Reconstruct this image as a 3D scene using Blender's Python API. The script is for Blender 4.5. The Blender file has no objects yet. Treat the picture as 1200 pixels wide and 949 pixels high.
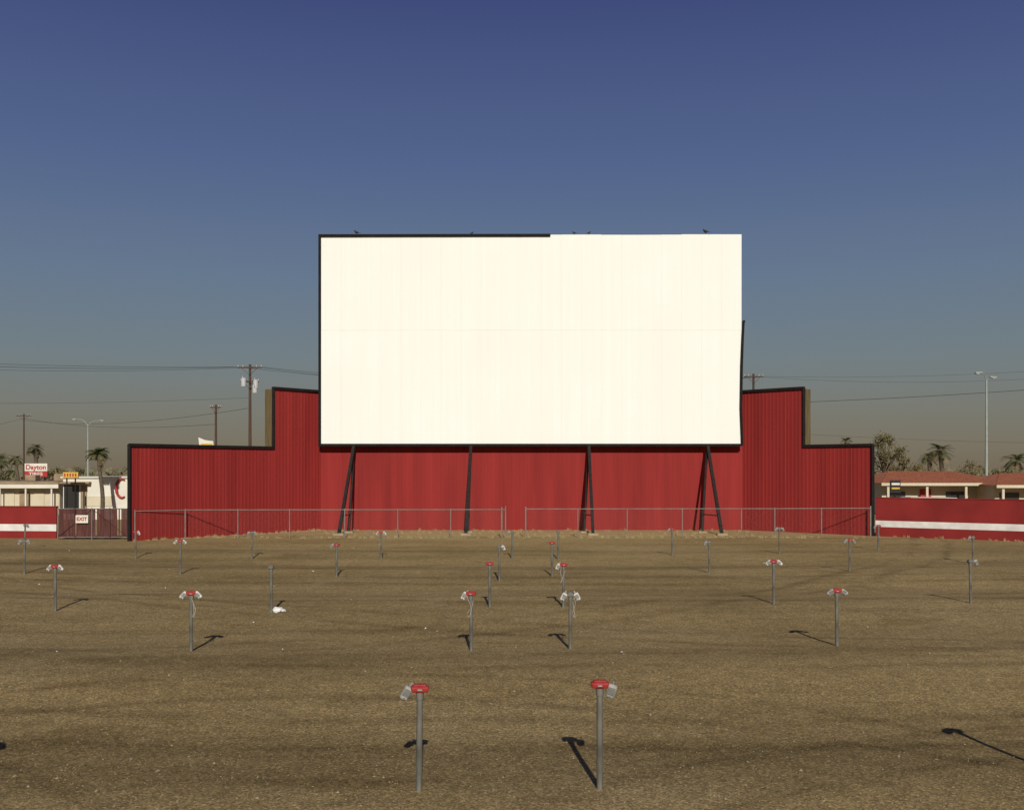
import bpy, bmesh, math, random
from mathutils import Vector, Matrix, Euler, noise
random.seed(7)
S=bpy.context.scene
F=1200.0; CAMH=3.7; U0=600.0; V0=550.0
def X(u,d): return (u-U0)*d/F
def Z(v,d): return CAMH-(v-V0)*d/F
# ---------------------------------------------------------------- materials
def lk(nt,a,b): nt.links.new(a,b)
def mat(name,col,rough=0.7,metal=0.0,var=0.0,vscale=3.0,stretch=(1,1,1),bump=0.0,bscale=30.0,col2=None,spec=0.3):
    m=bpy.data.materials.new(name); m.use_nodes=True; nt=m.node_tree
    b=nt.nodes['Principled BSDF']
    b.inputs['Roughness'].default_value=rough; b.inputs['Metallic'].default_value=metal
    b.inputs['Specular IOR Level'].default_value=spec
    b.inputs['Base Color'].default_value=(*col,1)
    if var>0 or col2:
        tc=nt.nodes.new('ShaderNodeTexCoord'); mp=nt.nodes.new('ShaderNodeMapping')
        mp.inputs['Scale'].default_value=stretch
        lk(nt,tc.outputs['Object'],mp.inputs['Vector'])
        n=nt.nodes.new('ShaderNodeTexNoise'); n.inputs['Scale'].default_value=vscale; n.inputs['Detail'].default_value=4
        lk(nt,mp.outputs[0],n.inputs['Vector'])
        r=nt.nodes.new('ShaderNodeValToRGB'); r.color_ramp.elements[0].position=0.3; r.color_ramp.elements[1].position=0.72
        c2=col2 if col2 else tuple(min(1,c*(1+var)) for c in col)
        c1=col if col2 else tuple(c*(1-var) for c in col)
        r.color_ramp.elements[0].color=(*c1,1); r.color_ramp.elements[1].color=(*c2,1)
        lk(nt,n.outputs['Fac'],r.inputs[0]); lk(nt,r.outputs[0],b.inputs['Base Color'])
    if bump>0:
        tc=nt.nodes.new('ShaderNodeTexCoord')
        n=nt.nodes.new('ShaderNodeTexNoise'); n.inputs['Scale'].default_value=bscale; n.inputs['Detail'].default_value=3
        lk(nt,tc.outputs['Object'],n.inputs['Vector'])
        bp=nt.nodes.new('ShaderNodeBump'); bp.inputs['Strength'].default_value=bump; bp.inputs['Distance'].default_value=0.02
        lk(nt,n.outputs['Fac'],bp.inputs['Height']); lk(nt,bp.outputs[0],b.inputs['Normal'])
    return m
M={}
M['red']=mat('red_painted_metal',(0.225,0.022,0.020),0.7,var=0.16,vscale=1.0,stretch=(1.3,1.3,0.10),bump=0.12,bscale=4,spec=.12)
M['redwall']=mat('red_masonry',(0.20,0.021,0.019),0.8,var=0.18,vscale=0.7,bump=0.3,bscale=12,spec=.15)
M['stripe']=mat('white_stripe_paint',(0.62,0.60,0.56),0.7,var=0.15,vscale=2)
M['black']=mat('black_trim',(0.010,0.009,0.009),0.8,var=0.3,spec=.15)
M['steel']=mat('dark_steel',(0.017,0.013,0.011),0.7,var=0.3,vscale=4,spec=.2)
M['wood']=mat('weathered_wood',(0.14,0.10,0.045),0.85,var=0.3,vscale=3,stretch=(3,3,0.3))
M['polewood']=mat('pole_wood',(0.075,0.042,0.028),0.9,var=0.3,vscale=3,stretch=(4,4,0.3))
M['pipe']=mat('galvanised_pipe',(0.125,0.12,0.10),0.7,0.1,var=0.40,vscale=9,stretch=(1,1,0.35),bump=0.2,bscale=60)
M['galv']=mat('fence_pipe',(0.19,0.175,0.15),0.65,0.1,var=0.2)
M['spk']=mat('speaker_grey',(0.30,0.29,0.26),0.55,0.05,var=0.25,vscale=14)
M['spkw']=mat('speaker_pale',(0.54,0.52,0.47),0.55,0.0,var=0.2,vscale=14)
M['grille']=mat('speaker_grille',(0.13,0.125,0.115),0.7,var=.3,vscale=40)
M['jred']=mat('junction_red',(0.28,0.028,0.025),0.6,var=0.3,vscale=15,spec=.2)
M['cord']=mat('cord',(0.35,0.32,0.27),0.8)
M['cream']=mat('cream_stucco',(0.52,0.46,0.34),0.85,var=0.1,vscale=0.8)
M['white']=mat('white_paint',(0.62,0.59,0.51),0.75,var=0.08,vscale=0.8)
M['tan']=mat('tan_roof',(0.26,0.19,0.12),0.9,var=0.2,vscale=2)
M['glass']=mat('dark_glass',(0.03,0.028,0.026),0.2,spec=0.5)
M['tile']=mat('clay_tile',(0.36,0.125,0.062),0.85,var=0.25,vscale=3,stretch=(3,0.6,0.6))
M['yellow']=mat('yellow_sign',(0.55,0.35,0.06),0.6,var=0.1)
M['signred']=mat('sign_red',(0.36,0.03,0.03),0.6,var=0.1)
M['lamp']=mat('lamp_pole_paint',(0.27,0.31,0.28),0.5,0.1,var=0.1)
M['trans']=mat('transformer_grey',(0.38,0.38,0.37),0.5)
M['bark']=mat('palm_bark',(0.10,0.075,0.05),0.95,var=0.35,vscale=6)
M['frond']=mat('palm_frond',(0.085,0.095,0.036),0.7,var=0.35,vscale=1.5)
M['frond_dry']=mat('palm_frond_dry',(0.17,0.125,0.065),0.8,var=0.2)
M['leaf']=mat('leaf_olive',(0.14,0.115,0.052),0.8,var=0.35,vscale=0.8)
M['leafg']=mat('leaf_green',(0.085,0.085,0.038),0.8,var=0.4,vscale=0.8)
M['weed']=mat('dry_weed',(0.28,0.21,0.10),0.9,var=0.3)
M['stone']=mat('pebble',(0.13,0.10,0.055),0.9,col2=(0.36,0.29,0.18),vscale=9)
M['bag']=mat('plastic_bag',(0.68,0.67,0.64),0.5,bump=0.4,bscale=20)
M['conc']=mat('concrete',(0.30,0.24,0.15),0.9,var=0.2,bump=0.3)
M['bird']=mat('feathers',(0.03,0.026,0.025),0.7)
M['wire']=mat('wire',(0.02,0.02,0.02),0.6)
M['carp']=mat('car_paint',(0.55,0.53,0.48),0.35,spec=0.5)
M['tyre']=mat('rubber',(0.02,0.02,0.02),0.9)
M['slat']=mat('fence_slat',(0.085,0.028,0.024),0.85,var=0.5,vscale=5,stretch=(4,4,0.2))
M['distant']=mat('distant_foliage',(0.14,0.125,0.075),0.95,var=0.3,vscale=0.15)  # foliage colour made paler to paint in distance haze, no volume used

def screen_mat():
    m=bpy.data.materials.new('screen_white'); m.use_nodes=True; nt=m.node_tree; b=nt.nodes['Principled BSDF']
    b.inputs['Roughness'].default_value=0.75; b.inputs['Specular IOR Level'].default_value=0.2
    tc=nt.nodes.new('ShaderNodeTexCoord'); mp=nt.nodes.new('ShaderNodeMapping'); mp.inputs['Scale'].default_value=(3.2,0,0.06)
    lk(nt,tc.outputs['Object'],mp.inputs[0])
    n=nt.nodes.new('ShaderNodeTexNoise'); n.inputs['Scale'].default_value=1; n.inputs['Detail'].default_value=7; lk(nt,mp.outputs[0],n.inputs[0])
    n2=nt.nodes.new('ShaderNodeTexNoise'); n2.inputs['Scale'].default_value=0.25; n2.inputs['Detail'].default_value=4; lk(nt,tc.outputs['Object'],n2.inputs[0])
    r=nt.nodes.new('ShaderNodeValToRGB'); r.color_ramp.elements[0].position=.3; r.color_ramp.elements[1].position=.75
    r.color_ramp.elements[0].color=(0.725,0.725,0.665,1); r.color_ramp.elements[1].color=(0.775,0.78,0.735,1)
    ad=nt.nodes.new('ShaderNodeMath'); ad.operation='ADD'; md=nt.nodes.new('ShaderNodeMath'); md.operation='MULTIPLY'; md.inputs[1].default_value=.5
    lk(nt,n.outputs['Fac'],ad.inputs[0]); lk(nt,n2.outputs['Fac'],ad.inputs[1]); lk(nt,ad.outputs[0],md.inputs[0]); lk(nt,md.outputs[0],r.inputs[0])
    lk(nt,r.outputs[0],b.inputs['Base Color'])
    return m
M['screen']=screen_mat()
M['seam']=mat('screen_seam',(0.68,0.66,0.58),0.8,var=0.1)

def chain_mat(col,pitch,width):
    m=bpy.data.materials.new('chain_link'); m.use_nodes=True; nt=m.node_tree; b=nt.nodes['Principled BSDF']
    b.inputs['Base Color'].default_value=(*col,1); b.inputs['Metallic'].default_value=.3; b.inputs['Roughness'].default_value=.5
    tc=nt.nodes.new('ShaderNodeTexCoord'); sp=nt.nodes.new('ShaderNodeSeparateXYZ'); lk(nt,tc.outputs['Object'],sp.inputs[0])
    outs=[]
    for op in ('ADD','SUBTRACT'):
        a=nt.nodes.new('ShaderNodeMath'); a.operation=op; lk(nt,sp.outputs['X'],a.inputs[0]); lk(nt,sp.outputs['Z'],a.inputs[1])
        d=nt.nodes.new('ShaderNodeMath'); d.operation='DIVIDE'; d.inputs[1].default_value=pitch; lk(nt,a.outputs[0],d.inputs[0])
        f=nt.nodes.new('ShaderNodeMath'); f.operation='FRACT'; lk(nt,d.outputs[0],f.inputs[0])
        l=nt.nodes.new('ShaderNodeMath'); l.operation='LESS_THAN'; l.inputs[1].default_value=width; lk(nt,f.outputs[0],l.inputs[0])
        outs.append(l)
    mx=nt.nodes.new('ShaderNodeMath'); mx.operation='MAXIMUM'; lk(nt,outs[0].outputs[0],mx.inputs[0]); lk(nt,outs[1].outputs[0],mx.inputs[1])
    t=nt.nodes.new('ShaderNodeBsdfTransparent'); ms=nt.nodes.new('ShaderNodeMixShader')
    lk(nt,mx.outputs[0],ms.inputs[0]); lk(nt,t.outputs[0],ms.inputs[1]); lk(nt,b.outputs[0],ms.inputs[2])
    lk(nt,ms.outputs[0],nt.nodes['Material Output'].inputs[0])
    return m
M['chain']=chain_mat((0.15,0.13,0.11),0.075,0.02)

def ground_mat():
    m=bpy.data.materials.new('gravel_ground'); m.use_nodes=True; nt=m.node_tree; b=nt.nodes['Principled BSDF']
    b.inputs['Roughness'].default_value=0.95; b.inputs['Specular IOR Level'].default_value=0.05
    N=nt.nodes.new
    tc=N('ShaderNodeTexCoord'); O=tc.outputs['Object']
    def noi(s,det,rough=.6,vec=None,dist=0):
        n=N('ShaderNodeTexNoise'); n.inputs['Scale'].default_value=s; n.inputs['Detail'].default_value=det; n.inputs['Roughness'].default_value=rough; n.inputs['Distortion'].default_value=dist
        lk(nt,vec if vec else O,n.inputs['Vector']); return n.outputs['Fac']
    def ramp(f,stops):
        r=N('ShaderNodeValToRGB'); e=r.color_ramp.elements
        while len(e)<len(stops): e.new(.5)
        for i,(p,c) in enumerate(stops):
            e[i].position=p; e[i].color=(*c,1) if len(c)==3 else c
        lk(nt,f,r.inputs[0]); return r.outputs[0]
    def mix(t,f,a,bb):
        x=N('ShaderNodeMix'); x.data_type='RGBA'; x.blend_type=t
        if isinstance(f,float): x.inputs['Factor'].default_value=f
        else: lk(nt,f,x.inputs['Factor'])
        lk(nt,a,x.inputs['A'])
        if isinstance(bb,tuple): x.inputs['B'].default_value=(*bb,1)
        else: lk(nt,bb,x.inputs['B'])
        return x.outputs['Result']
    base=ramp(noi(0.12,5),[(0.3,(0.215,0.156,0.070)),(0.5,(0.262,0.193,0.089)),(0.72,(0.310,0.235,0.118))])
    mp=N('ShaderNodeMapping'); mp.inputs['Scale'].default_value=(0.035,0.42,1); lk(nt,O,mp.inputs[0])
    band=ramp(noi(1.0,5,.58,mp.outputs[0],.6),[(0.32,(0.74,0.73,0.72)),(0.5,(1,1,1)),(0.7,(1.15,1.14,1.13))])
    c=mix('MULTIPLY',0.9,base,band)
    mp2=N('ShaderNodeMapping'); mp2.inputs['Scale'].default_value=(0.35,0.8,1); lk(nt,O,mp2.inputs[0])
    sp=ramp(noi(0.7,5,.6,mp2.outputs[0]),[(0.57,(1,1,1)),(0.70,(0.68,0.63,0.58))])
    c=mix('MULTIPLY',0.8,c,sp)
    mot=ramp(noi(2.6,5,.65),[(0.35,(0.84,0.83,0.82)),(0.65,(1.13,1.125,1.12))])
    c=mix('MULTIPLY',0.7,c,mot)
    v=N('ShaderNodeTexVoronoi'); v.inputs['Scale'].default_value=42; lk(nt,O,v.inputs['Vector'])
    vs=N('ShaderNodeSeparateColor'); lk(nt,v.outputs['Color'],vs.inputs[0])
    g=ramp(vs.outputs[0],[(0.0,(0.42,0.41,0.40)),(0.5,(0.95,0.94,0.93)),(0.9,(1.45,1.43,1.4)),(1.0,(2.3,2.25,2.2))])
    c=mix('MULTIPLY',0.75,c,g)
    v2=N('ShaderNodeTexVoronoi'); v2.inputs['Scale'].default_value=16; lk(nt,O,v2.inputs['Vector'])
    vs2=N('ShaderNodeSeparateColor'); lk(nt,v2.outputs['Color'],vs2.inputs[0])
    g2=ramp(vs2.outputs[1],[(0.0,(0.74,0.73,0.72)),(0.3,(1,1,1)),(0.95,(1.02,1.02,1.02)),(1.0,(1.35,1.33,1.3))])
    c=mix('MULTIPLY',0.6,c,g2)
    s=N('ShaderNodeSeparateXYZ'); lk(nt,O,s.inputs[0])
    wob=noi(0.15,2)
    def track(cx,cy,R,w,gap=1.5):
        vd=N('ShaderNodeVectorMath'); vd.operation='DISTANCE'; vd.inputs[1].default_value=(cx,cy,0); lk(nt,O,vd.inputs[0])
        a=N('ShaderNodeMath'); a.operation='SUBTRACT'; a.inputs[1].default_value=R; lk(nt,vd.outputs['Value'],a.inputs[0])
        wv=N('ShaderNodeMath'); wv.operation='MULTIPLY_ADD'; wv.inputs[1].default_value=1.2; lk(nt,wob,wv.inputs[0]); lk(nt,a.outputs[0],wv.inputs[2])
        ab=N('ShaderNodeMath'); ab.operation='ABSOLUTE'; lk(nt,wv.outputs[0],ab.inputs[0])
        a2=N('ShaderNodeMath'); a2.operation='SUBTRACT'; a2.inputs[1].default_value=gap/2; lk(nt,ab.outputs[0],a2.inputs[0])
        ab2=N('ShaderNodeMath'); ab2.operation='ABSOLUTE'; lk(nt,a2.outputs[0],ab2.inputs[0])
        mr=N('ShaderNodeMapRange'); mr.inputs['From Min'].default_value=0; mr.inputs['From Max'].default_value=w; mr.inputs['To Min'].default_value=1; mr.inputs['To Max'].default_value=0
        lk(nt,ab2.outputs[0],mr.inputs['Value']); return mr.outputs[0]
    patch=ramp(noi(0.4,3),[(0.36,(0,0,0)),(0.56,(1,1,1))])
    for (cx,cy,R,w) in ((-9.5,8.5,5.2,.28),(-3,4,14,.25),(14,-6,22,.3),(-30,70,55,.35),(1,150,112,.4),(1,150,121.5,.4),(1,150,116.5,.35),(1,150,131,.4),(1,150,136,.3),(20,80,60,.3)):
        t=track(cx,cy,R,w)
        f=N('ShaderNodeMath'); f.operation='MULTIPLY'; lk(nt,t,f.inputs[0]); lk(nt,patch,f.inputs[1])
        f2=N('ShaderNodeMath'); f2.operation='MULTIPLY'; f2.inputs[1].default_value=0.48; lk(nt,f.outputs[0],f2.inputs[0])
        c=mix('MULTIPLY',f2.outputs[0],c,(0.45,0.42,0.40))
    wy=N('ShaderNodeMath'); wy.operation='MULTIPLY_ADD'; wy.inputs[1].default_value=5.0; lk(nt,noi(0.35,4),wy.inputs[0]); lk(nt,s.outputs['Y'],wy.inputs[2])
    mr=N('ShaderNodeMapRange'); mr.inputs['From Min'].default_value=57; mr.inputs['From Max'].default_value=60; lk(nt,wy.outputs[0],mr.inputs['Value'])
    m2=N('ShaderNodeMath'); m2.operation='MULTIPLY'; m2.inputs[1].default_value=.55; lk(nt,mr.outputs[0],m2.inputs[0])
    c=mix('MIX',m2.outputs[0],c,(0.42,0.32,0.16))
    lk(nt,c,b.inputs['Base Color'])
    bn=noi(40,3,.7); bm_=N('ShaderNodeBump'); bm_.inputs['Strength'].default_value=.5; bm_.inputs['Distance'].default_value=.025; lk(nt,bn,bm_.inputs['Height'])
    bn2=noi(1.6,3,.5); b2=N('ShaderNodeBump'); b2.inputs['Strength'].default_value=.28; b2.inputs['Distance'].default_value=.10; lk(nt,bn2,b2.inputs['Height']); lk(nt,bm_.outputs[0],b2.inputs['Normal'])
    lk(nt,b2.outputs[0],b.inputs['Normal'])
    return m
M['ground']=ground_mat()

# ---------------------------------------------------------------- mesh builder
class MB:
    def __init__(s): s.v=[]; s.f=[]; s.m=[]; s.mats=[]; s.sm=[]
    def mi(s,k):
        if k not in s.mats: s.mats.append(k)
        return s.mats.index(k)
    def add(s,vs,fs,k,smooth=False):
        o=len(s.v); s.v+= [tuple(v) for v in vs]; i=s.mi(k)
        for f in fs: s.f.append([o+j for j in f]); s.m.append(i); s.sm.append(smooth)
    def bm(s,bm,k,smooth=False,mtx=None):
        if mtx is not None: bmesh.ops.transform(bm,matrix=mtx,verts=bm.verts)
        bm.verts.index_update()
        s.add([v.co.copy() for v in bm.verts],[[v.index for v in f.verts] for f in bm.faces],k,smooth); bm.free()
    def box(s,c,sz,k,mtx=None,rot=None,bevel=0,taper=1.0,seg=2):
        bm=bmesh.new(); bmesh.ops.create_cube(bm,size=1)
        for v in bm.verts:
            t=taper if v.co.z<0 else 1
            v.co=Vector((v.co.x*sz[0]*t,v.co.y*sz[1]*t,v.co.z*sz[2]))
        if bevel>0: bmesh.ops.bevel(bm,geom=bm.edges[:],offset=bevel,segments=seg,affect='EDGES',profile=.5)
        T=Matrix.Translation(c)
        if rot is not None: T=T@Euler(rot).to_matrix().to_4x4()
        if mtx is not None: T=mtx@T
        s.bm(bm,k,False,T)
    def beam(s,a,b,w,h,k):
        a=Vector(a); b=Vector(b); d=(b-a); L=d.length; d.normalize()
        up=Vector((0,0,1)) if abs(d.z)<.95 else Vector((0,1,0))
        sx=d.cross(up).normalized(); u=sx.cross(d)
        vs=[]
        for p in (a,b):
            for i,j in ((-1,-1),(1,-1),(1,1),(-1,1)): vs.append(p+sx*(w/2*i)+u*(h/2*j))
        s.add(vs,[(3,2,1,0),(4,5,6,7),(0,1,5,4),(1,2,6,5),(2,3,7,6),(3,0,4,7)],k)
    def tube(s,pts,rs,k,n=10,cap=True):
        pts=[Vector(p) for p in pts]
        if not isinstance(rs,(list,tuple)): rs=[rs]*len(pts)
        vs=[];fs=[]
        for i,p in enumerate(pts):
            d=(pts[min(i+1,len(pts)-1)]-pts[max(i-1,0)]).normalized()
            up=Vector((0,0,1)) if abs(d.z)<.9 else Vector((0,1,0))
            sx=d.cross(up).normalized(); u=sx.cross(d)
            for j in range(n):
                a=2*math.pi*j/n; vs.append(p+(sx*math.cos(a)+u*math.sin(a))*rs[i])
        for i in range(len(pts)-1):
            for j in range(n):
                j2=(j+1)%n; fs.append((i*n+j,i*n+j2,(i+1)*n+j2,(i+1)*n+j))
        s.add(vs,fs,k,True)
        if cap:
            o=(len(pts)-1)*n
            s.add(vs[:n],[tuple(range(n))],k); s.add(vs[o:],[tuple(range(n))],k)
    def ell(s,c,r,k,rot=None,sub=2,jit=0):
        bm=bmesh.new(); bmesh.ops.create_icosphere(bm,subdivisions=sub,radius=1)
        for v in bm.verts:
            q=1+(noise.noise(v.co*2.3+Vector(c))*jit if jit else 0)
            v.co=Vector((v.co.x*r[0]*q,v.co.y*r[1]*q,v.co.z*r[2]*q))
        T=Matrix.Translation(c)
        if rot: T=T@Euler(rot).to_matrix().to_4x4()
        s.bm(bm,k,True,T)
    def obj(s,name,parent=None,loc=None,rotz=0):
        me=bpy.data.meshes.new(name); me.from_pydata(s.v,[],s.f)
        for k in s.mats: me.materials.append(M[k])
        me.polygons.foreach_set('material_index',s.m); me.polygons.foreach_set('use_smooth',s.sm); me.update()
        o=bpy.data.objects.new(name,me); S.collection.objects.link(o)
        if loc: o.location=loc
        o.rotation_euler[2]=rotz
        if parent: o.parent=parent
        return o
def empty(name,loc=(0,0,0)):
    e=bpy.data.objects.new(name,None); S.collection.objects.link(e); e.location=loc; e.empty_display_size=.2; return e
def text(body,size,loc,k,parent,name='lettering',sx=1.0):
    c=bpy.data.curves.new(name,'FONT'); c.body=body; c.size=size; c.extrude=0.01; c.align_x='CENTER'; c.align_y='CENTER'; c.offset=size*0.02
    c.materials.append(M[k]); o=bpy.data.objects.new(name,c); S.collection.objects.link(o)
    o.location=loc; o.rotation_euler=(math.radians(90),0,0); o.scale=(sx,1,1); o.parent=parent; return o

# ---------------------------------------------------------------- ground
def gh(x,y):
    # gentle parking ramps, arcs around the screen
    r=math.hypot(x-1.2,y-150)
    fade=max(0,min(1,(50-y)/6))*max(0,min(1,(34-abs(x))/6))*max(0,min(1,(y+2)/6))
    h=0.065*math.sin(2*math.pi*(r-112)/8.6+0.8*noise.noise(Vector((x*.05,y*.05,0))))
    h+=0.035*noise.noise(Vector((x*.2,y*.35,3)))
    return h*fade
def axis(lo,hi,st,far):
    a=[]; x=lo
    while x<=hi+1e-6: a.append(x); x+=st
    s=st; x=hi
    while x<far: s*=1.5; x+=s; a.append(x)
    s=st; x=lo; pre=[]
    while x>-far: s*=1.5; x-=s; pre.append(x)
    return pre[::-1]+a
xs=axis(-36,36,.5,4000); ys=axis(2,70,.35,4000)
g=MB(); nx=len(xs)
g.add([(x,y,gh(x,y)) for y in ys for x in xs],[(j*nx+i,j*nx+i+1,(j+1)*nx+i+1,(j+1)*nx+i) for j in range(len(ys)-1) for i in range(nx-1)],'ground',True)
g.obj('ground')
# loose gravel
g=MB(); vs=[];fs=[]
for i in range(14000):
    y=8.5+26*random.random()**1.6; x=random.uniform(-.56,.56)*y
    r=random.uniform(.005,.014)*(1+ (random.random()<.03)*1.3); z=gh(x,y)
    o=len(vs); a=random.random()*6.28
    P6=[(math.cos(a),math.sin(a),0),(-math.sin(a),math.cos(a),.1),(-math.cos(a),-math.sin(a),0),(math.sin(a),-math.cos(a),-.1),(0.1,0,.7),(0,0,-.5)]
    for p in P6:
        q=random.uniform(.7,1.2); vs.append((x+p[0]*r*q,y+p[1]*r*q,z+p[2]*r*q+r*.25))
    for a1,b1 in ((0,1),(1,2),(2,3),(3,0)): fs.append((o+a1,o+b1,o+4)); fs.append((o+b1,o+a1,o+5))
g.add(vs,fs,'stone'); g.obj('gravel')

# ---------------------------------------------------------------- screen wall
L0=(-19.75,52.9);L1=(-13.98,59.9);L2=(-11.68,62.6);R2=(14.09,62.6);R1=(17.05,59.8);R0=(20.05,57.0)
w=MB()
def corr(mb,A,B,z1a,z1b,k='red',z0=-.1,pitch=.24,dep=.011):
    A=Vector(A);B=Vector(B); d=B-A; L=d.length; d/=L; n=Vector((d.y,-d.x))
    cols=[]; t=0
    while t<L-1e-4:
        for dt,o in ((0,0),(pitch*.45,0),(pitch*.58,dep),(pitch*.87,dep)):
            if t+dt<L: cols.append((t+dt,o))
        t+=pitch
    cols.append((L,0)); vs=[]
    for t,o in cols:
        p=A+d*t+n*o; z1=z1a+(z1b-z1a)*t/L
        vs+=[(p.x,p.y,z0),(p.x,p.y,z1)]
    mb.add(vs,[(2*i,2*i+2,2*i+3,2*i+1) for i in range(len(cols)-1)],k)
    return d,n
segs=[(L0,L1,4.93),(L1,L2,8.42),(L2,R2,8.42),(R2,R1,8.42),(R1,R0,5.03)]
for A,B,z in segs:
    d,n=corr(w,A,B,z,z)
    A3=Vector(A)-n*.09;B3=Vector(B)-n*.09
    for zz in (0.6,2.4,z-.3): w.beam((A3.x,A3.y,zz),(B3.x,B3.y,zz),.12,.15,'wood')
    a=Vector(A); b=Vector(B)
    w.beam((a.x,a.y,z+.04),(b.x,b.y,z+.04),.26,.15,'black')
    L=(b-a).length; t=2.9
    while t<L-1:
        p=a+d*t+n*.016; w.beam((p.x,p.y,-.05),(p.x,p.y,z-.04),.05,.016,'red'); t+=2.9
def vtrim(P,d,n,z0,z1,off,wd=.15):
    p=Vector(P)+d*off+n*.04
    w.beam((p.x,p.y,z0),(p.x,p.y,z1),wd,wd,'black')
def dn(A,B):
    d=(Vector(B)-Vector(A)).normalized(); return d,Vector((d.y,-d.x))
dl,nl=dn(L0,L1); dr,nr=dn(R1,R0)
vtrim(L0,dl,nl,-.1,5.0,-.04,.16); vtrim(L1,dl,nl,4.93,8.49,0); vtrim(R1,dr,nr,5.03,8.49,0); vtrim(R0,dr,nr,-.1,5.1,.04,.16)
for P,d,n,z in ((L1,-dl,nl,4.9),(R1,dr,nr,5.0)):
    c=Vector(P)-n*.36+d*.03
    ang=math.atan2(d.y,d.x)
    w.box((c.x,c.y,(z+8.4)/2),(.12,.56,8.4-z),'wood',rot=(0,0,ang))
for k in range(14):
    x=-10.5+k*1.85; w.beam((x,62.95,-.1),(x,62.95,8.2),.2,.2,'wood')
w.obj('corrugated_metal_wall')

# ---------------------------------------------------------------- movie screen
sc=empty('movie_screen')
SX0,SX1,SY=-11.57,13.90,62.0; SZ0=Z(521,62); SZT=Z(277,62)
s=MB(); n=21; pw=(SX1-SX0)/n
for i in range(n):
    x0=SX0+i*pw+.0015; x1=SX0+(i+1)*pw-.0015; mid=(x0+x1)/2
    top=SZT if mid<2.3 else SZT+.10+ (0.03 if mid>9.8 else 0)+random.uniform(-.012,.012)
    zm=Z(387,62)
    dy=random.uniform(0,.005)
    s.box((mid,SY+.03+dy,(SZ0+zm)/2),(x1-x0,.06,zm-SZ0-.006),'screen')
    s.box((mid,SY+.033+dy,(top+zm)/2),(x1-x0,.06,top-zm-.006),'screen')
    for q in (1,2,3,4):
        xx=x0+(x1-x0)*(q-.5)/4
        s.box((xx,SY+.0+dy,(SZ0+top)/2),(.014,.014,top-SZ0-.04),'screen')
s.obj('screen_face',sc)
s=MB(); s.box(((SX0+SX1)/2,SY+.10,(SZ0+SZT)/2),(SX1-SX0-.1,.05,SZT-SZ0-.1),'seam')
s.obj('backing',sc)
s=MB()
s.box((SX0-.06,SY,(SZ0+SZT)/2),(.15,.22,SZT-SZ0+.2),'black')
xr=X(645,62)
s.beam((SX0-.13,SY-.02,SZT+.03),(xr,SY-.02,SZT+.06),.2,.13,'black')
s.box(((SX0+SX1)/2,SY-.02,SZ0-.02),(SX1-SX0+.02,.24,.16),'black')
zt=Z(377,62)
pts=[(SX1+.02,SY-.02,SZ0-.05),(SX1-.06,SY-.08,SZ0+2.2),(SX1-.02,SY-.10,SZ0+4.8),(SX1+.05,SY-.06,zt-.9),(SX1+.10,SY-.05,zt)]
for a,b in zip(pts[:-1],pts[1:]): s.beam(a,b,.14,.12,'black')
s.box((SX1+.14,SY,zt+.02),(.14,.1,.12),'black')
s.obj('border_trim',sc)
s=MB()
for k in range(8):
    x=SX0+.6+k*(SX1-SX0-1.2)/7
    s.beam((x,SY+.27,SZ0+.1),(x,SY+.27,SZT-.1),.14,.24,'steel')
    s.beam((x,SY+1.2,8.6),(x,SY+1.2,SZT-.4),.14,.16,'steel')
    for q in range(5):
        z0=8.8+q*1.7; s.beam((x,SY+.38,z0),(x,SY+1.14,z0+.85),.07,.07,'steel'); s.beam((x,SY+1.14,z0+.85),(x,SY+.38,z0+1.7),.07,.07,'steel')
s.obj('rear_frame',sc)
s=MB()
for ut,u1,u2 in ((415,397,409),(552,546,549),(690,695,685),(829,846,823)):
    xt=X(ut,62); x1=X(u1,57.6); x2=X(u2,60.0)
    T=Vector((xt,SY-.1,SZ0-.1)); A=Vector((x1,57.6,.05)); B=Vector((x2,60.0,.05))
    s.beam(T,A,.17,.2,'steel'); s.beam(T+Vector((0,.1,0)),B,.10,.12,'steel')
    for q in (.8,):
        s.beam(T.lerp(A,q),T.lerp(B,q),.06,.06,'steel')
    s.box((x1,57.6,.04),(.6,.5,.16),'conc',bevel=.03); s.box((x2,60.0,.03),(.5,.5,.12),'conc',bevel=.03)
s.obj('braces',sc)
def bird(x,sc_=1.0,rz=0,dz=0):
    b=MB()
    b.ell((0,0,.17),(.09,.16,.09),'bird',rot=(.35,0,0)); b.ell((0,.15,.29),(.05,.06,.055),'bird',sub=1)
    b.tube([(0,.2,.29),(0,.25,.28)],[.014,.003],'bird',5); b.tube([(0,.1,.22),(0,.14,.28)],[.06,.045],'bird',8)
    b.box((0,-.22,.12),(.07,.2,.02),'bird',rot=(.25,0,0))
    for q in (-.03,.03): b.tube([(q,.02,.1),(q,.02,0)],.008,'bird',5)
    o=b.obj('bird',loc=(x,SY,SZT+dz),rotz=rz); o.scale=(sc_,)*3
bird(X(418,62),.8,1.4,.10); bird(X(553,62),.5,-1.2,.11); bird(X(673,62),.6,1.2,.10); bird(X(690,62),.6,-1.4,.10); bird(X(827,62),.95,.9,.13)

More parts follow.
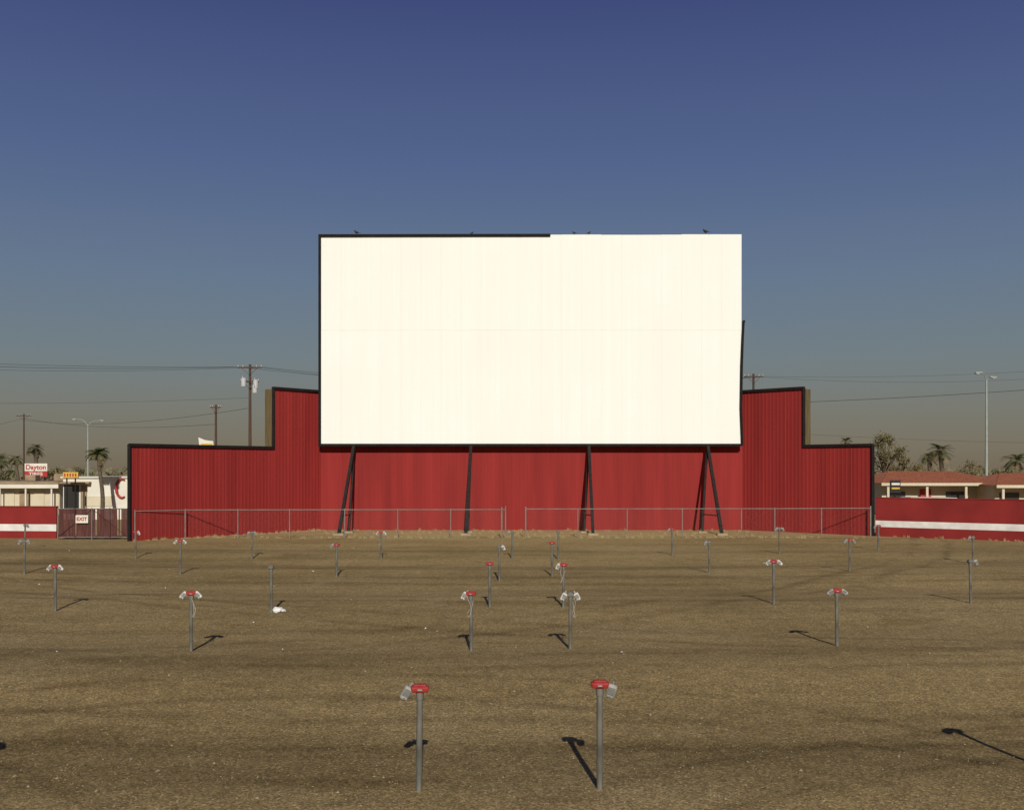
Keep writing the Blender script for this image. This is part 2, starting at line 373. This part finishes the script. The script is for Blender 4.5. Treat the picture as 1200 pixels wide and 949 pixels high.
# ---------------------------------------------------------------- chain link fences
def fence(name,pts,zt,posts,gate=False):
    f=MB()
    for i in range(len(pts)-1):
        a=pts[i];b=pts[i+1]
        f.tube([(a[0],a[1],zt),(b[0],b[1],zt)],.024,'galv',8)
        f.add([(a[0],a[1],.03),(b[0],b[1],.03),(b[0],b[1],zt),(a[0],a[1],zt)],[(0,1,2,3)],'chain')
    for (x,y,r,h) in posts: f.tube([(x,y,-.1),(x,y,h)],r,'galv',8); f.ell((x,y,h),(r*1.2,r*1.2,r),'galv',sub=1)
    return f.obj(name)
ZF=1.53
ptsL=[(-19.55,53.1),(X(217,55.0),55.0),(X(592,55.5),55.5)]
pl=[(ptsL[0][0],ptsL[0][1],.035,ZF+.05),(ptsL[1][0],55.0,.03,ZF+.04)]
for u in (280,340,404,466,528): pl.append((X(u,55.3),55.0+.5*(u-217)/375,.026,ZF+.04))
pl.append((X(588,55.5),55.49,.04,ZF+.1)); pl.append((X(592.5,55.5),55.5,.03,ZF+.16))
fence('chain_link_fence',ptsL,ZF,pl)
ptsR=[(X(616,55.5),55.5),(X(908,56),56.0),(X(1021,56.6),56.7)]
pr=[(ptsR[0][0],55.5,.04,ZF+.12)]
for u in (677,735,800,870): pr.append((X(u,55.7),55.5+.5*(u-616)/292,.026,ZF+.04))
pr+= [(ptsR[1][0],56.0,.03,ZF+.06),(X(963,56.3),56.35,.03,ZF+.05),(ptsR[2][0],56.7,.04,ZF+.12)]
fence('chain_link_fence',ptsR,ZF+.03,pr)

# exit gate with privacy slats
gt=empty('exit_gate'); f=MB(); gy=54.2
gx0,gx1=X(68,gy),X(150,gy); gz=Z(596,gy)
for u in (68,88,108,129,150): f.tube([(X(u,gy),gy-.04,-.1),(X(u,gy),gy-.04,gz+.05)],.028,'slat' if u in (88,129) else 'galv',8)
for z in (gz,.12): f.tube([(gx0,gy,z),(gx1,gy,z)],.025,'galv',8)
xm=X(108,gy)
f.tube([(gx0,gy-.03,.12),(xm,gy-.03,gz)],.014,'slat',6); f.tube([(gx1,gy-.03,.12),(xm,gy-.03,gz)],.014,'slat',6)
f.obj('frame',gt)
f=MB(); x=gx0+.06
while x<gx1:
    if random.random()>.06: f.box((x,gy+.03,(gz+.1)/2+random.uniform(-.02,.02)),(.066,.008,gz-.14),'slat')
    x+=.072
f.obj('slats',gt)
f=MB(); f.box((X(97,gy),gy-.11,Z(608,gy)),(.66,.03,.42),'white',bevel=.008,seg=1); f.obj('sign_board',gt)
text('EXIT',.27,(X(97,gy),gy-.14,Z(608,gy)),'signred',gt)

# low red walls with white stripe
def lowwall(A,B,h,s0,s1):
    wl=MB(); d,n=dn(A,B); a=Vector(A);b=Vector(B)
    back=-n*.1
    a2=a+back;b2=b+back
    wl.beam((a2.x,a2.y,h/2-.1),(b2.x,b2.y,h/2-.1),.2,h+.2,'redwall')
    wl.beam((a2.x,a2.y,h+.025),(b2.x,b2.y,h+.025),.26,.05,'redwall')
    a3=a+n*.004;b3=b+n*.004
    wl.add([(a3.x,a3.y,s0),(b3.x,b3.y,s0),(b3.x,b3.y,s1),(a3.x,a3.y,s1)],[(0,1,2,3)],'stripe')
    wl.obj('red_boundary_wall')
lowwall((-46,57.5),(X(66,55),55.0),Z(594,55.2),Z(622,55.2),Z(614,55.2))
lowwall((X(1026,56.8),56.8),(38,44.5),Z(584,56),Z(618,56),Z(610.5,56))

# ---------------------------------------------------------------- speaker posts
def speaker(mb,c,rot,k='spk',s=1.0):
    T=Matrix.Translation(c)@Euler(rot).to_matrix().to_4x4()@Matrix.Scale(s,4)
    mb.box((0,0,0),(.125,.08,.175),k,mtx=T,bevel=.034,taper=.76,seg=3)
    mb.box((0,-.039,.012),(.078,.010,.085),'grille',mtx=T,bevel=.004,seg=1)
    for q in range(4): mb.box((0,-.045,-.018+q*.02),(.074,.004,.004),k,mtx=T)
    mb.tube([T@Vector((0,-.046,-.056)),T@Vector((0,-.06,-.056))],.012,'grille',8)
    mb.tube([T@Vector(p) for p in ((0,.03,.08),(0,.02,.115),(0,.05,.135),(0,.085,.12),(0,.09,.08))],.006,k,5)
def cordl(mb,x,h,L,seed):
    r=random.Random(seed); pts=[]
    for i in range(12):
        t=i/11; pts.append((x+.03*math.sin(t*9+seed)+.02*r.random(),-.05-.02*math.cos(t*7),h-.05-L*math.sin(t*math.pi/1.9)))
    for i in range(5):
        t=(i+1)/5; pts.append((pts[11][0]*(1-t)+.045*t,-.05,h-.05-L+ L*.8*t))
    mb.tube(pts,.0065,'cord',5)
def post(x,y,red=1,L=1,R=1,cord=0,h=1.15,spread=.9,k='spk',rz=None,seed=0):
    m=MB()
    r=random.Random(seed+int(x*7+y*13))
    lean=(r.uniform(-.018,.018),r.uniform(-.01,.01))
    m.tube([(0,0,-.08),(lean[0],lean[1],h-.06)],.036,'pipe',14)
    m.tube([(lean[0],lean[1],h-.12),(lean[0],lean[1],h-.04)],.045,'pipe',14)
    if red:
        m.box((lean[0],0,h+.0),(.22,.13,.07),'jred',bevel=.02,taper=.9)
        m.box((lean[0],0,h+.042),(.15,.09,.03),'jred',bevel=.012)
        m.box((lean[0],-.067,h),(.05,.006,.018),'spk',bevel=.001,seg=1)
    else:
        m.box((lean[0],0,h-.01),(.15,.12,.08),'pipe',bevel=.025); m.ell((lean[0],0,h+.03),(.06,.05,.03),'pipe',sub=2)
    ox=.135
    if L: speaker(m,(-ox-.01*spread,-.02,h-.05+.03*(spread-.4)),(.1,spread,.15),k)
    if R: speaker(m,(ox+.01*spread,-.02,h-.05+.03*(spread-.4)),(.1,-spread,-.15),k)
    if cord: cordl(m,.06 if R else -.06,h,.42,seed+3)
    return m.obj('drive_in_speaker_post',loc=(x,y,gh(x,y)),rotz=r.uniform(-.25,.25) if rz is None else rz)
post(-1.07,11.75,1,1,0,0,1.17,.55,rz=.05)
post(1.015,11.85,1,0,1,0,1.2,-.3,rz=-.05)
post(-6.85,11.6); post(6.62,12.45,1,1,0,0)
post(-6.52,20.8,1,1,1,1,1.17,.85,'spkw',seed=1); post(-.83,20.9,1,1,0,1,1.17,.6,'spkw',seed=2)
post(1.2,21.1,0,1,1,1,1.12,.5,'spkw',seed=3); post(6.84,21.55,1,1,1,0,1.15,1.0,seed=4)
post(-11.86,26.6,1,1,1,0,1.15,.8,'spkw'); post(-6.18,26.3,0,0,0,0,1.17); post(-.59,27.2,1,0,0,0,1.15)
post(1.36,27.2,1,1,0,1,1.12,.5,'spkw'); post(7.1,27.75,1,1,1,0,1.15,.9,'spkw'); post(12.5,27.9,0,0,1,0,1.15,.5)
post(-17.05,35.8,0,1,1,0,1.15,.4); post(-11.6,35.8,1,1,1,0,1.15,.9,'spkw'); post(-6.0,35.0,1,1,0,0,1.1,.5)
post(-.42,34.0,0,0,1,0,1.15,.5,'spkw'); post(1.37,35,1,0,0,0,1.15); post(6.9,35.8,0,1,0,0,1.1,.4); post(12.1,36.7,1,1,1,0,1.1,.6)
post(18.45,41,0,1,0,0,1.05,.5)
post(-15.8,43,1,0,1,0,1.1,.5,'spkw'); post(-10.85,42.7,0,1,1,0,1.1,.4); post(-5.4,42.3,1,1,1,0,1.1,.8,'spkw'); post(0,42.3,0,1,0,0,1.1,.4)
post(1.9,42.2,0,0,0,0,1.15); post(6.8,43.5,1,1,0,0,1.1,.5); post(11.6,44.4,0,1,1,0,1.1,.4); post(16.7,46.7,1,1,0,0,1.1,.5); post(-22.6,47.5,0,0,1,0,1.1,.5)

# litter
b=MB(); b.ell((0,0,.05),(.17,.12,.075),'bag',sub=3,jit=.6); b.ell((.13,.05,.03),(.08,.07,.05),'bag',sub=2,jit=.6)
b.obj('plastic_bag',loc=(X(327,26.6),26.4,gh(X(327,26.6),26.4)))
b=MB()
for i in range(60):
    y=random.uniform(20,56); x=random.uniform(-.5,.5)*y; z=gh(x,y)+.012; q=random.uniform(.015,.045); a=random.random()*3
    c,s_=math.cos(a)*q,math.sin(a)*q
    b.add([(x-c,y-s_,z),(x+s_,y-c,z+.01),(x+c,y+s_,z+.02),(x-s_,y+c,z+.03)],[(0,1,2,3)],random.choice(['bag','cord','weed','conc']))
b.obj('litter')
b=MB(); vs=[];fs=[]
def tuft(x,y,z,h,n):
    for _ in range(n):
        a=random.random()*6.28; l=h*random.uniform(.5,1); sp=random.uniform(.1,.6)*l
        bx,by=x+random.uniform(-.08,.08),y+random.uniform(-.08,.08)
        o=len(vs); vs.extend([(bx-.012,by,z),(bx+.012,by,z),(bx+math.cos(a)*sp,by+math.sin(a)*sp,z+l)]); fs.append((o,o+1,o+2))
for i in range(420):
    c=random.random()
    if c<.35: t=random.random(); x=-19.4+39*t; y=55.4+random.uniform(-.3,.3)+(-1.6*max(0,(-17-x)/2.4))
    elif c<.7: 
        x=random.uniform(-11,14); y=random.uniform(57,62.3)
    elif c<.85: t=random.random(); x=L0[0]+(L2[0]-L0[0])*t+.3; y=L0[1]+(L2[1]-L0[1])*t-.3
    else: t=random.random(); x=20.2+17*t; y=56.5-11.9*t
    tuft(x,y,0,random.uniform(.06,.22),9)
b.add(vs,fs,'weed'); b.obj('dry_weeds')

# ---------------------------------------------------------------- utility poles & wires
def upole(u,vt,d,tr=False,arms=1,aw=2.6):
    x=X(u,d); zt=Z(vt,d); m=MB()
    m.tube([(x,d,-.5),(x,d,zt)],[.2,.13],'polewood',10)
    for q in range(arms):
        z=zt-.35-q*1.5; ww=aw*(1-.25*q)
        m.beam((x-ww/2,d-.16,z),(x+ww/2,d-.16,z),.12,.15,'polewood')
        for sg in (-1,1): m.beam((x+sg*ww*.33,d-.2,z-.05),(x,d-.2,z-.8),.04,.04,'polewood')
        for t in (-.48,-.28,.28,.48): m.tube([(x+ww*t,d-.16,z+.07),(x+ww*t,d-.16,z+.27)],[.05,.035],'trans',8)
    if tr:
        for sx_,zz in ((-.62,zt-1.9),(.68,zt-2.1),(.6,zt-2.6)):
            m.tube([(x+sx_,d-.3,zz-.5),(x+sx_,d-.3,zz+.35),(x+sx_,d-.3,zz+.45)],[.27,.27,.15],'trans',14)
            m.tube([(x+sx_-.1,d-.3,zz+.45),(x+sx_-.1,d-.3,zz+.65)],.04,'trans',6)
            m.beam((x,d-.2,zz),(x+sx_,d-.3,zz),.06,.08,'steel')
    m.obj('utility_pole')
upole(293,427,110,True,2); upole(28,485,200,arms=1,aw=3); upole(253,474,130,arms=1,aw=1.4); upole(883,438,120,arms=1,aw=2.2)
upole(-190,424,108,arms=1); upole(1330,432,118,arms=1)
def wires(lst,name='overhead_wire'):
    m=MB()
    for a,b_,sag,r in lst:
        a=Vector(a);b_=Vector(b_); pts=[]
        for i in range(21):
            t=i/20; p=a.lerp(b_,t); p.z-=sag*4*t*(1-t); pts.append(p)
        m.tube(pts,r,'wire',5,False)
    m.obj(name)
def pt(u,v,d): return (X(u,d),d,Z(v,d))
wires([(pt(-190,418,108),pt(279,430,110),.35,.018),(pt(-185,421,108),pt(286,430,110),.5,.022),(pt(-178,426,108),pt(306,430,110),.6,.015),
       (pt(306,430,110),pt(876,442,120),1.3,.018),(pt(300,430,110),pt(878,442,120),1.7,.018),(pt(279,430,110),pt(890,442,120),1.5,.015),
       (pt(-190,470,108),pt(293,466,110),.4,.013),(pt(883,441,120),pt(1330,434,118),1.0,.012),(pt(890,441,120),pt(1330,426,118),.6,.012)])
wires([(pt(28,490,200),pt(253,497,130),1.0,.022),(pt(-120,508,200),pt(28,490,200),1.0,.022),(pt(28,492,200),pt(293,478,110),1.2,.02),
       (pt(820,475,110),pt(1330,447,106),.35,.026),(pt(820,500,190),pt(1330,520,190),.8,.02)])

# ---------------------------------------------------------------- street lamps
def slamp(u,vt,d,hl=1.0,hr=1.0,la=1.2,ra=1.2,lz=.3,rz=.3):
    x=X(u,d); zt=Z(vt,d); m=MB()
    m.tube([(x,d,-.1),(x,d,.5),(x,d,zt)],[.19,.15,.08],'lamp',12); m.box((x,d,.06),(.5,.5,.3),'conc',bevel=.04)
    for sg,a,rise in ((-1,la,lz),(1,ra,rz)):
        pts=[(x,d,zt-.25),(x+sg*a*.25,d-.05,zt-.25+rise*.65),(x+sg*a*.6,d-.1,zt-.25+rise*.95),(x+sg*a,d-.15,zt-.25+rise)]
        m.tube(pts,[.05,.045,.04,.035],'lamp',8)
        m.box((x+sg*(a+.22),d-.15,zt-.27+rise),(.62,.28,.16),'lamp',rot=(0,sg*.08,0),bevel=.06)
        m.ell((x+sg*(a+.28),d-.15,zt-.36+rise),(.2,.12,.09),'trans')
    m.obj('street_lamp')
slamp(1156,446,90,la=.55,ra=.3,lz=.95,rz=.55)
slamp(103,497,150,la=1.7,ra=1.9,lz=1.0,rz=.8)

# ---------------------------------------------------------------- palms and trees
def palm(u,vc,d,rad,n=34,name='palm_tree',green=.75,tr=.3):
    x=X(u,d); z=Z(vc,d); m=MB(); r=random.Random(int(u))
    pts=[(x+.15*math.sin(i*.6),d,-.2+(z+.2)*i/8) for i in range(9)]
    m.tube(pts,[tr*(1-.04*i) for i in range(9)],'bark',10)
    for i in range(26):
        a=r.random()*6.28; zz=z-.1-r.random()*.9; m.box((x+.65*tr*math.cos(a),d+.65*tr*math.sin(a),zz),(.1,.1,.3),'bark',rot=(r.uniform(-.5,.5),r.uniform(-.5,.5),a))
    C=Vector((pts[-1][0],d,z))
    for i in range(n):
        a=r.random()*6.28; el=r.uniform(-.5,1.35); L=rad*r.uniform(.8,1.15); k='frond_dry' if (el<-.15 and r.random()>.3) else ('frond' if r.random()<green else 'frond_dry')
        h=Vector((math.cos(a),math.sin(a),0)); sd=Vector((-h.y,h.x,0)); N_=14; p=C.copy(); ang=el
        for q in range(N_):
            step=L/N_; dirn=h*math.cos(ang)+Vector((0,0,1))*math.sin(ang); p2=p+dirn*step; ang-=1.5/N_*(1 if el>0 else .5)
            m.add([p-sd*.02,p+sd*.02,p2+sd*.015,p2-sd*.015],[(0,1,2,3)],k)
            if q>1:
                ll=rad*.30*math.sin(math.pi*min(1,(q+1)/(N_+1)))+.08
                for sg in (-1,1):
                    e=p2+(sd*sg+dirn*.7).normalized()*ll-Vector((0,0,.25*ll)); wv=dirn*.045
                    m.add([p2-wv,p2+wv,e],[(0,1,2)],k)
            p=p2
    m.obj(name)
palm(118,532,73,.95,36,tr=.17); palm(43,526,120,1.25); palm(20,538,150,1.3); palm(1104,529,110,1.6,34); palm(1090,536,125,1.35); palm(993,517,120,.8,24); palm(1194,540,100,1.5); palm(1,538,130,1.4)
def tree(u,d,zt,w_,h_,k='leaf',n=1500,name='broadleaf_tree',ls=.16,clumps=26):
    x=X(u,d); m=MB(); r=random.Random(int(u*3)); base=zt-h_
    m.tube([(x,d,-.2),(x+.1,d,max(.6,base))],[.24,.17],'bark',8)
    vs=[];fs=[]
    for c in range(clumps):
        a=r.random()*6.28; rr=math.sqrt(r.random()); zz=r.random()
        prof=math.sin(math.pi*(.15+.8*zz))
        cx=x+math.cos(a)*rr*w_/2*prof; cy=d+math.sin(a)*rr*w_/2*prof; cz=base+.3+zz*(h_-.6)
        m.tube([(x+.1,d,max(.6,base)-.1),((x+cx)/2+r.uniform(-.2,.2),(d+cy)/2,(base+cz)/2+.2),(cx,cy,cz)],[.09,.05,.015],'bark',5,False)
        cr=r.uniform(.35,.75)*w_/5
        for i in range(n//clumps):
            v=Vector((r.gauss(0,1),r.gauss(0,1),r.gauss(0,.8)))*cr*.6
            p=Vector((cx,cy,cz))+v; q=ls*r.uniform(.6,1.3)
            t1=Vector((r.uniform(-1,1),r.uniform(-1,1),r.uniform(-1,1))).normalized()*q; t2=t1.cross(Vector((r.uniform(-1,1),r.uniform(-1,1),r.uniform(-1,1)))).normalized()*q*.6
            o=len(vs); vs.extend([p-t1,p+t2,p+t1,p-t2]); fs.append((o,o+1,o+2,o+3))
    m.add(vs,fs,k); m.obj(name)
tree(1036,130,Z(508,130),4.8,5.2,'leaf',2400,ls=.13); tree(1055,150,Z(532,150),3.5,3.2,'leaf',900)
tree(1075,160,Z(543,160),5,3,'leaf',900); tree(1140,180,Z(541,180),6,4,'leaf',1200); tree(1178,120,Z(548,120),4,3,'leafg',1000)
tree(8,110,Z(550,110),5,3,'leafg',1000); tree(66,120,Z(547,120),4,3.2,'leaf',1000); tree(90,170,Z(547,170),5,4,'leafg',900); tree(132,125,Z(552,125),3.4,3,'leaf',900)
m=MB(); vs=[];fs=[]; r=random.Random(5)
for i in range(15000):
    x=r.uniform(-330,330); y=r.uniform(360,420); top=4.0+3.8*noise.noise(Vector((x*.03,1,0)))+2.5*noise.noise(Vector((x*.14,7,0)))
    z=r.random()*max(1.2,top); q=r.uniform(.5,1.2)
    t1=Vector((r.uniform(-1,1),r.uniform(-.3,.3),r.uniform(-1,1))).normalized()*q; t2=t1.cross(Vector((r.uniform(-.3,.3),1,r.uniform(-.3,.3)))).normalized()*q*.7
    p=Vector((x,y,z)); o=len(vs); vs.extend([p-t1,p+t2,p+t1,p-t2]); fs.append((o,o+1,o+2,o+3))
m.add(vs,fs,'distant'); m.obj('distant_trees')

# ---------------------------------------------------------------- roadside buildings
e=empty('white_restaurant'); d=76; m=MB()
x0,x1=X(74,d),X(151,d); zt=Z(560,d)
m.box(((x0+x1)/2,d+4,zt/2),(x1-x0,8,zt),'white'); m.box(((x0+x1)/2,d+4,zt+.05),(x1-x0+.3,8.3,.10),'white'); m.obj('walls',e)
m=MB()
m.box((X(84,d),d-.02,1.5),(1.1,.1,2.1),'glass'); m.box((X(98.5,d),d-.02,1.4),(.45,.1,2.3),'tan')
m.box((X(90,d),d-.25,2.72),(2.2,.45,.14),'tan'); m.box((X(116,d),d-.03,1.35),(2.0,.08,.75),'cream'); m.obj('windows',e)
m=MB(); cx,cz=X(143.5,d),Z(572,d)
m.tube([(cx+.42*math.cos(a),d-.12,cz+.70*math.sin(a)) for a in [math.radians(60+i*24) for i in range(11)]],[.05,.07,.09,.10,.11,.11,.11,.10,.09,.07,.05],'signred',8); m.obj('logo_arc',e)
e=empty('low_shop_building'); d=84; x0,x1=X(-90,d),X(70,d); m=MB()
zt=Z(571,d); m.box(((x0+x1)/2,d+4,zt/2),(x1-x0,8,zt),'cream'); m.obj('walls',e)
m=MB(); m.box(((x0+x1)/2,d+3.6,zt+.25),(x1-x0+.6,9,.5),'tan'); m.box(((x0+x1)/2,d-.93,zt+.1),(x1-x0+.6,.06,.3),'white'); m.obj('roof',e)
m=MB()
for i in range(9): m.box((x0+1+i*1.22,d-.02,1.3),(.8,.08,1.2),'cream' if i%3 else 'tan')
for i in range(6): m.box((x0+.4+i*2.1,d-.8,zt/2),(.12,.12,zt),'white')
m.obj('windows',e)
m=MB(); m.box((X(62,d),d+2,zt+.8),(1.2,1,.6),'tan',bevel=.05); m.box((X(18,d),d+3,zt+.75),(.9,.9,.5),'tan',bevel=.05); m.obj('roof_units',e)
e=empty('tire_sign'); d=88; m=MB(); xc=X(42.5,d)
for q in (-.7,.7): m.tube([(xc+q,d+.06,-.1),(xc+q,d+.06,Z(546,d))],.06,'steel',8)
m.obj('posts',e); m=MB()
m.box((xc,d,Z(547.5,d)),(1.95,.14,.66),'white',bevel=.02); m.box((xc,d,Z(555.4,d)),(1.95,.14,.44),'signred',bevel=.02); m.obj('panel',e)
text('Dayton',.56,(xc,d-.09,Z(547.5,d)),'signred',e,sx=1.05); text('TIRES',.38,(xc,d-.09,Z(555.4,d)),'white',e,sx=1.3)
m=MB(); d=74; m.box((X(83,d),d,Z(556.5,d)),(1.1,.15,.42),'yellow',bevel=.02); m.tube([(X(78,d),d+.05,-.1),(X(78,d),d+.05,Z(556,d))],.05,'steel'); m.tube([(X(88,d),d+.05,-.1),(X(88,d),d+.05,Z(556,d))],.05,'steel')
for i in range(5): m.box((X(76.5+i*3.2,d),d-.085,Z(556.5,d)),(.1,.02,.22),'signred')
m.obj('yellow_shop_sign')
m=MB(); d=98; xc=X(241,d); z=Z(518,d)
m.add([(xc-.7,d,z+.45),(xc-.6,d,z-.35),(xc+.75,d,z-.3),(xc+.72,d,z+.1),(xc-.1,d,z+.2),(xc-.7,d+.3,z+.45),(xc-.6,d+.3,z-.35),(xc+.75,d+.3,z-.3),(xc+.72,d+.3,z+.1),(xc-.1,d+.3,z+.2)],
      [(0,1,2,3,4),(9,8,7,6,5),(0,4,9,5),(4,3,8,9),(3,2,7,8),(2,1,6,7),(1,0,5,6)],'white')
m.box((xc+.1,d-.03,z-.2),(1.1,.04,.14),'yellow'); m.tube([(xc,d+.15,-.1),(xc,d+.15,z)],.1,'steel'); m.obj('roadside_sign')
def motel(x0,x1,d,zr,ze,dep,name='motel_building'):
    e=empty(name); m=MB(); m.box(((x0+x1)/2,d+dep/2,ze/2),(x1-x0,dep-1.6,ze-.02),'cream'); m.obj('walls',e)
    m=MB(); a,b_=x0-.5,x1+.5; f_,k_=d-.7,d+dep+.7; my=d+dep/2; hip=2.5
    m.add([(a,f_,ze),(b_,f_,ze),(b_-hip,my,zr),(a+hip,my,zr),(a,k_,ze),(b_,k_,ze)],[(0,1,2,3),(5,4,3,2),(4,0,3),(1,5,2)],'tile')
    for i in range(int((b_-a)/.3)):
        x=a+.2+i*.3; t0=min(1,max(0,min((x-a)/hip,(b_-x)/hip)))
        m.beam((x,f_,ze+.01),(x,f_+(my-f_)*t0,ze+(zr-ze)*t0+.01),.12,.04,'tile')
    m.obj('roof',e); m=MB(); m.box(((a+b_)/2,f_-.03,ze-.10),(b_-a,.08,.22),'cream')
    x=a+.6
    while x<b_: m.box((x,f_+.2,ze/2-.1),(.18,.18,ze-.2),'cream'); x+=3.1
    m.obj('porch',e); m=MB(); x=x0+1.2; i=0
    while x<x1-1:
        m.box((x,d+.77,1.05 if i%2 else 1.4),(.9 if i%2 else 1.5,.1,2.1 if i%2 else 1.0),'signred' if i%2 else 'glass'); x+=2.4; i+=1
    m.obj('doors_and_windows',e)
motel(X(1026,84),X(1160,84),82,3.55,2.62,9); motel(X(1163,80),X(1330,80),79,3.4,2.5,8)
m=MB(); d=76; xc=X(1049,d); m.tube([(xc,d+.1,-.1),(xc,d+.1,Z(563,d))],.07,'steel'); m.box((xc,d,Z(570,d)),(.75,.18,.95),'glass',bevel=.02); m.box((xc,d-.1,Z(567,d)),(.6,.03,.16),'white'); m.box((xc,d-.1,Z(572,d)),(.6,.03,.12),'yellow'); m.obj('motel_sign')
e=empty('parked_van',(X(1096,72),72,-.12)); 
prof=[(-2.3,.4),(2.3,.4),(2.35,1.0),(1.75,1.15),(1.25,1.85),(-2.1,1.9),(-2.35,1.7)]
bm=bmesh.new(); A=[bm.verts.new((p[0],-.9,p[1])) for p in prof]; B=[bm.verts.new((p[0],.9,p[1])) for p in prof]; bm.faces.new(A); bm.faces.new(B[::-1])
for i in range(7): bm.faces.new((A[i],B[i],B[(i+1)%7],A[(i+1)%7]))
bmesh.ops.recalc_face_normals(bm,faces=bm.faces[:]); bmesh.ops.bevel(bm,geom=bm.edges[:],offset=.07,segments=2,affect='EDGES')
m=MB(); m.bm(bm,'carp'); m.obj('body',e)
m=MB()
for x0,x1 in ((-1.9,-.8),(-.7,.3),(.4,1.2)): m.box(((x0+x1)/2,-.9,1.48),(x1-x0,.03,.45),'glass',bevel=.01,seg=1); m.box(((x0+x1)/2,.9,1.48),(x1-x0,.03,.45),'glass',bevel=.01,seg=1)
m.obj('windows',e); m=MB()
for x in (-1.5,1.5):
    for y in (-.82,.82): m.tube([(x,y-.1,.47),(x,y+.1,.47)],.35,'tyre',18)
m.obj('wheels',e)

# ---------------------------------------------------------------- light, sky, camera
sun=bpy.data.lights.new('sun','SUN'); sun.energy=4.2; sun.angle=math.radians(.5); sun.color=(1.0,.95,.85)
so=bpy.data.objects.new('sun',sun); S.collection.objects.link(so)
so.rotation_euler=Vector((-.2,2.3,-1.2)).to_track_quat('-Z','Y').to_euler()
W=bpy.data.worlds.new('World'); S.world=W; W.use_nodes=True; nt=W.node_tree; nt.nodes.clear(); N=nt.nodes.new
out=N('ShaderNodeOutputWorld'); sky=N('ShaderNodeTexSky'); sky.sky_type='NISHITA'; sky.sun_disc=False
sky.sun_elevation=math.radians(27.5); sky.sun_rotation=math.radians(175); sky.dust_density=3; sky.air_density=1
b1=N('ShaderNodeBackground'); b1.inputs[1].default_value=.06; lk(nt,sky.outputs[0],b1.inputs[0])
tc=N('ShaderNodeTexCoord'); sp=N('ShaderNodeSeparateXYZ'); lk(nt,tc.outputs['Generated'],sp.inputs[0])
r=N('ShaderNodeValToRGB'); e=r.color_ramp.elements
stops=[(0,(.195,.155,.105)),(.022,(.205,.18,.13)),(.055,(.195,.195,.165)),(.105,(.165,.205,.225)),(.18,(.128,.182,.268)),(.28,(.083,.125,.262)),(.42,(.044,.063,.195)),(1,(.02,.03,.11))]
while len(e)<len(stops): e.new(.5)
for i,(p,c) in enumerate(stops): e[i].position=p; e[i].color=(*c,1)
lk(nt,sp.outputs['Z'],r.inputs[0])
b2=N('ShaderNodeBackground'); b2.inputs[1].default_value=1.0; lk(nt,r.outputs[0],b2.inputs[0])
mx=N('ShaderNodeMixShader'); mx.inputs[0].default_value=.90; lk(nt,b1.outputs[0],mx.inputs[1]); lk(nt,b2.outputs[0],mx.inputs[2]); lk(nt,mx.outputs[0],out.inputs[0])
S.view_settings.view_transform='Standard'; S.view_settings.look='None'; S.view_settings.exposure=0
cam=bpy.data.cameras.new('camera'); co=bpy.data.objects.new('camera',cam); S.collection.objects.link(co)
co.location=(0,0,CAMH); co.rotation_euler=(math.radians(90),0,0); cam.sensor_width=36; cam.lens=36; cam.shift_y=(V0-474.5)/1200; cam.clip_end=9000; cam.clip_start=.1
S.camera=co
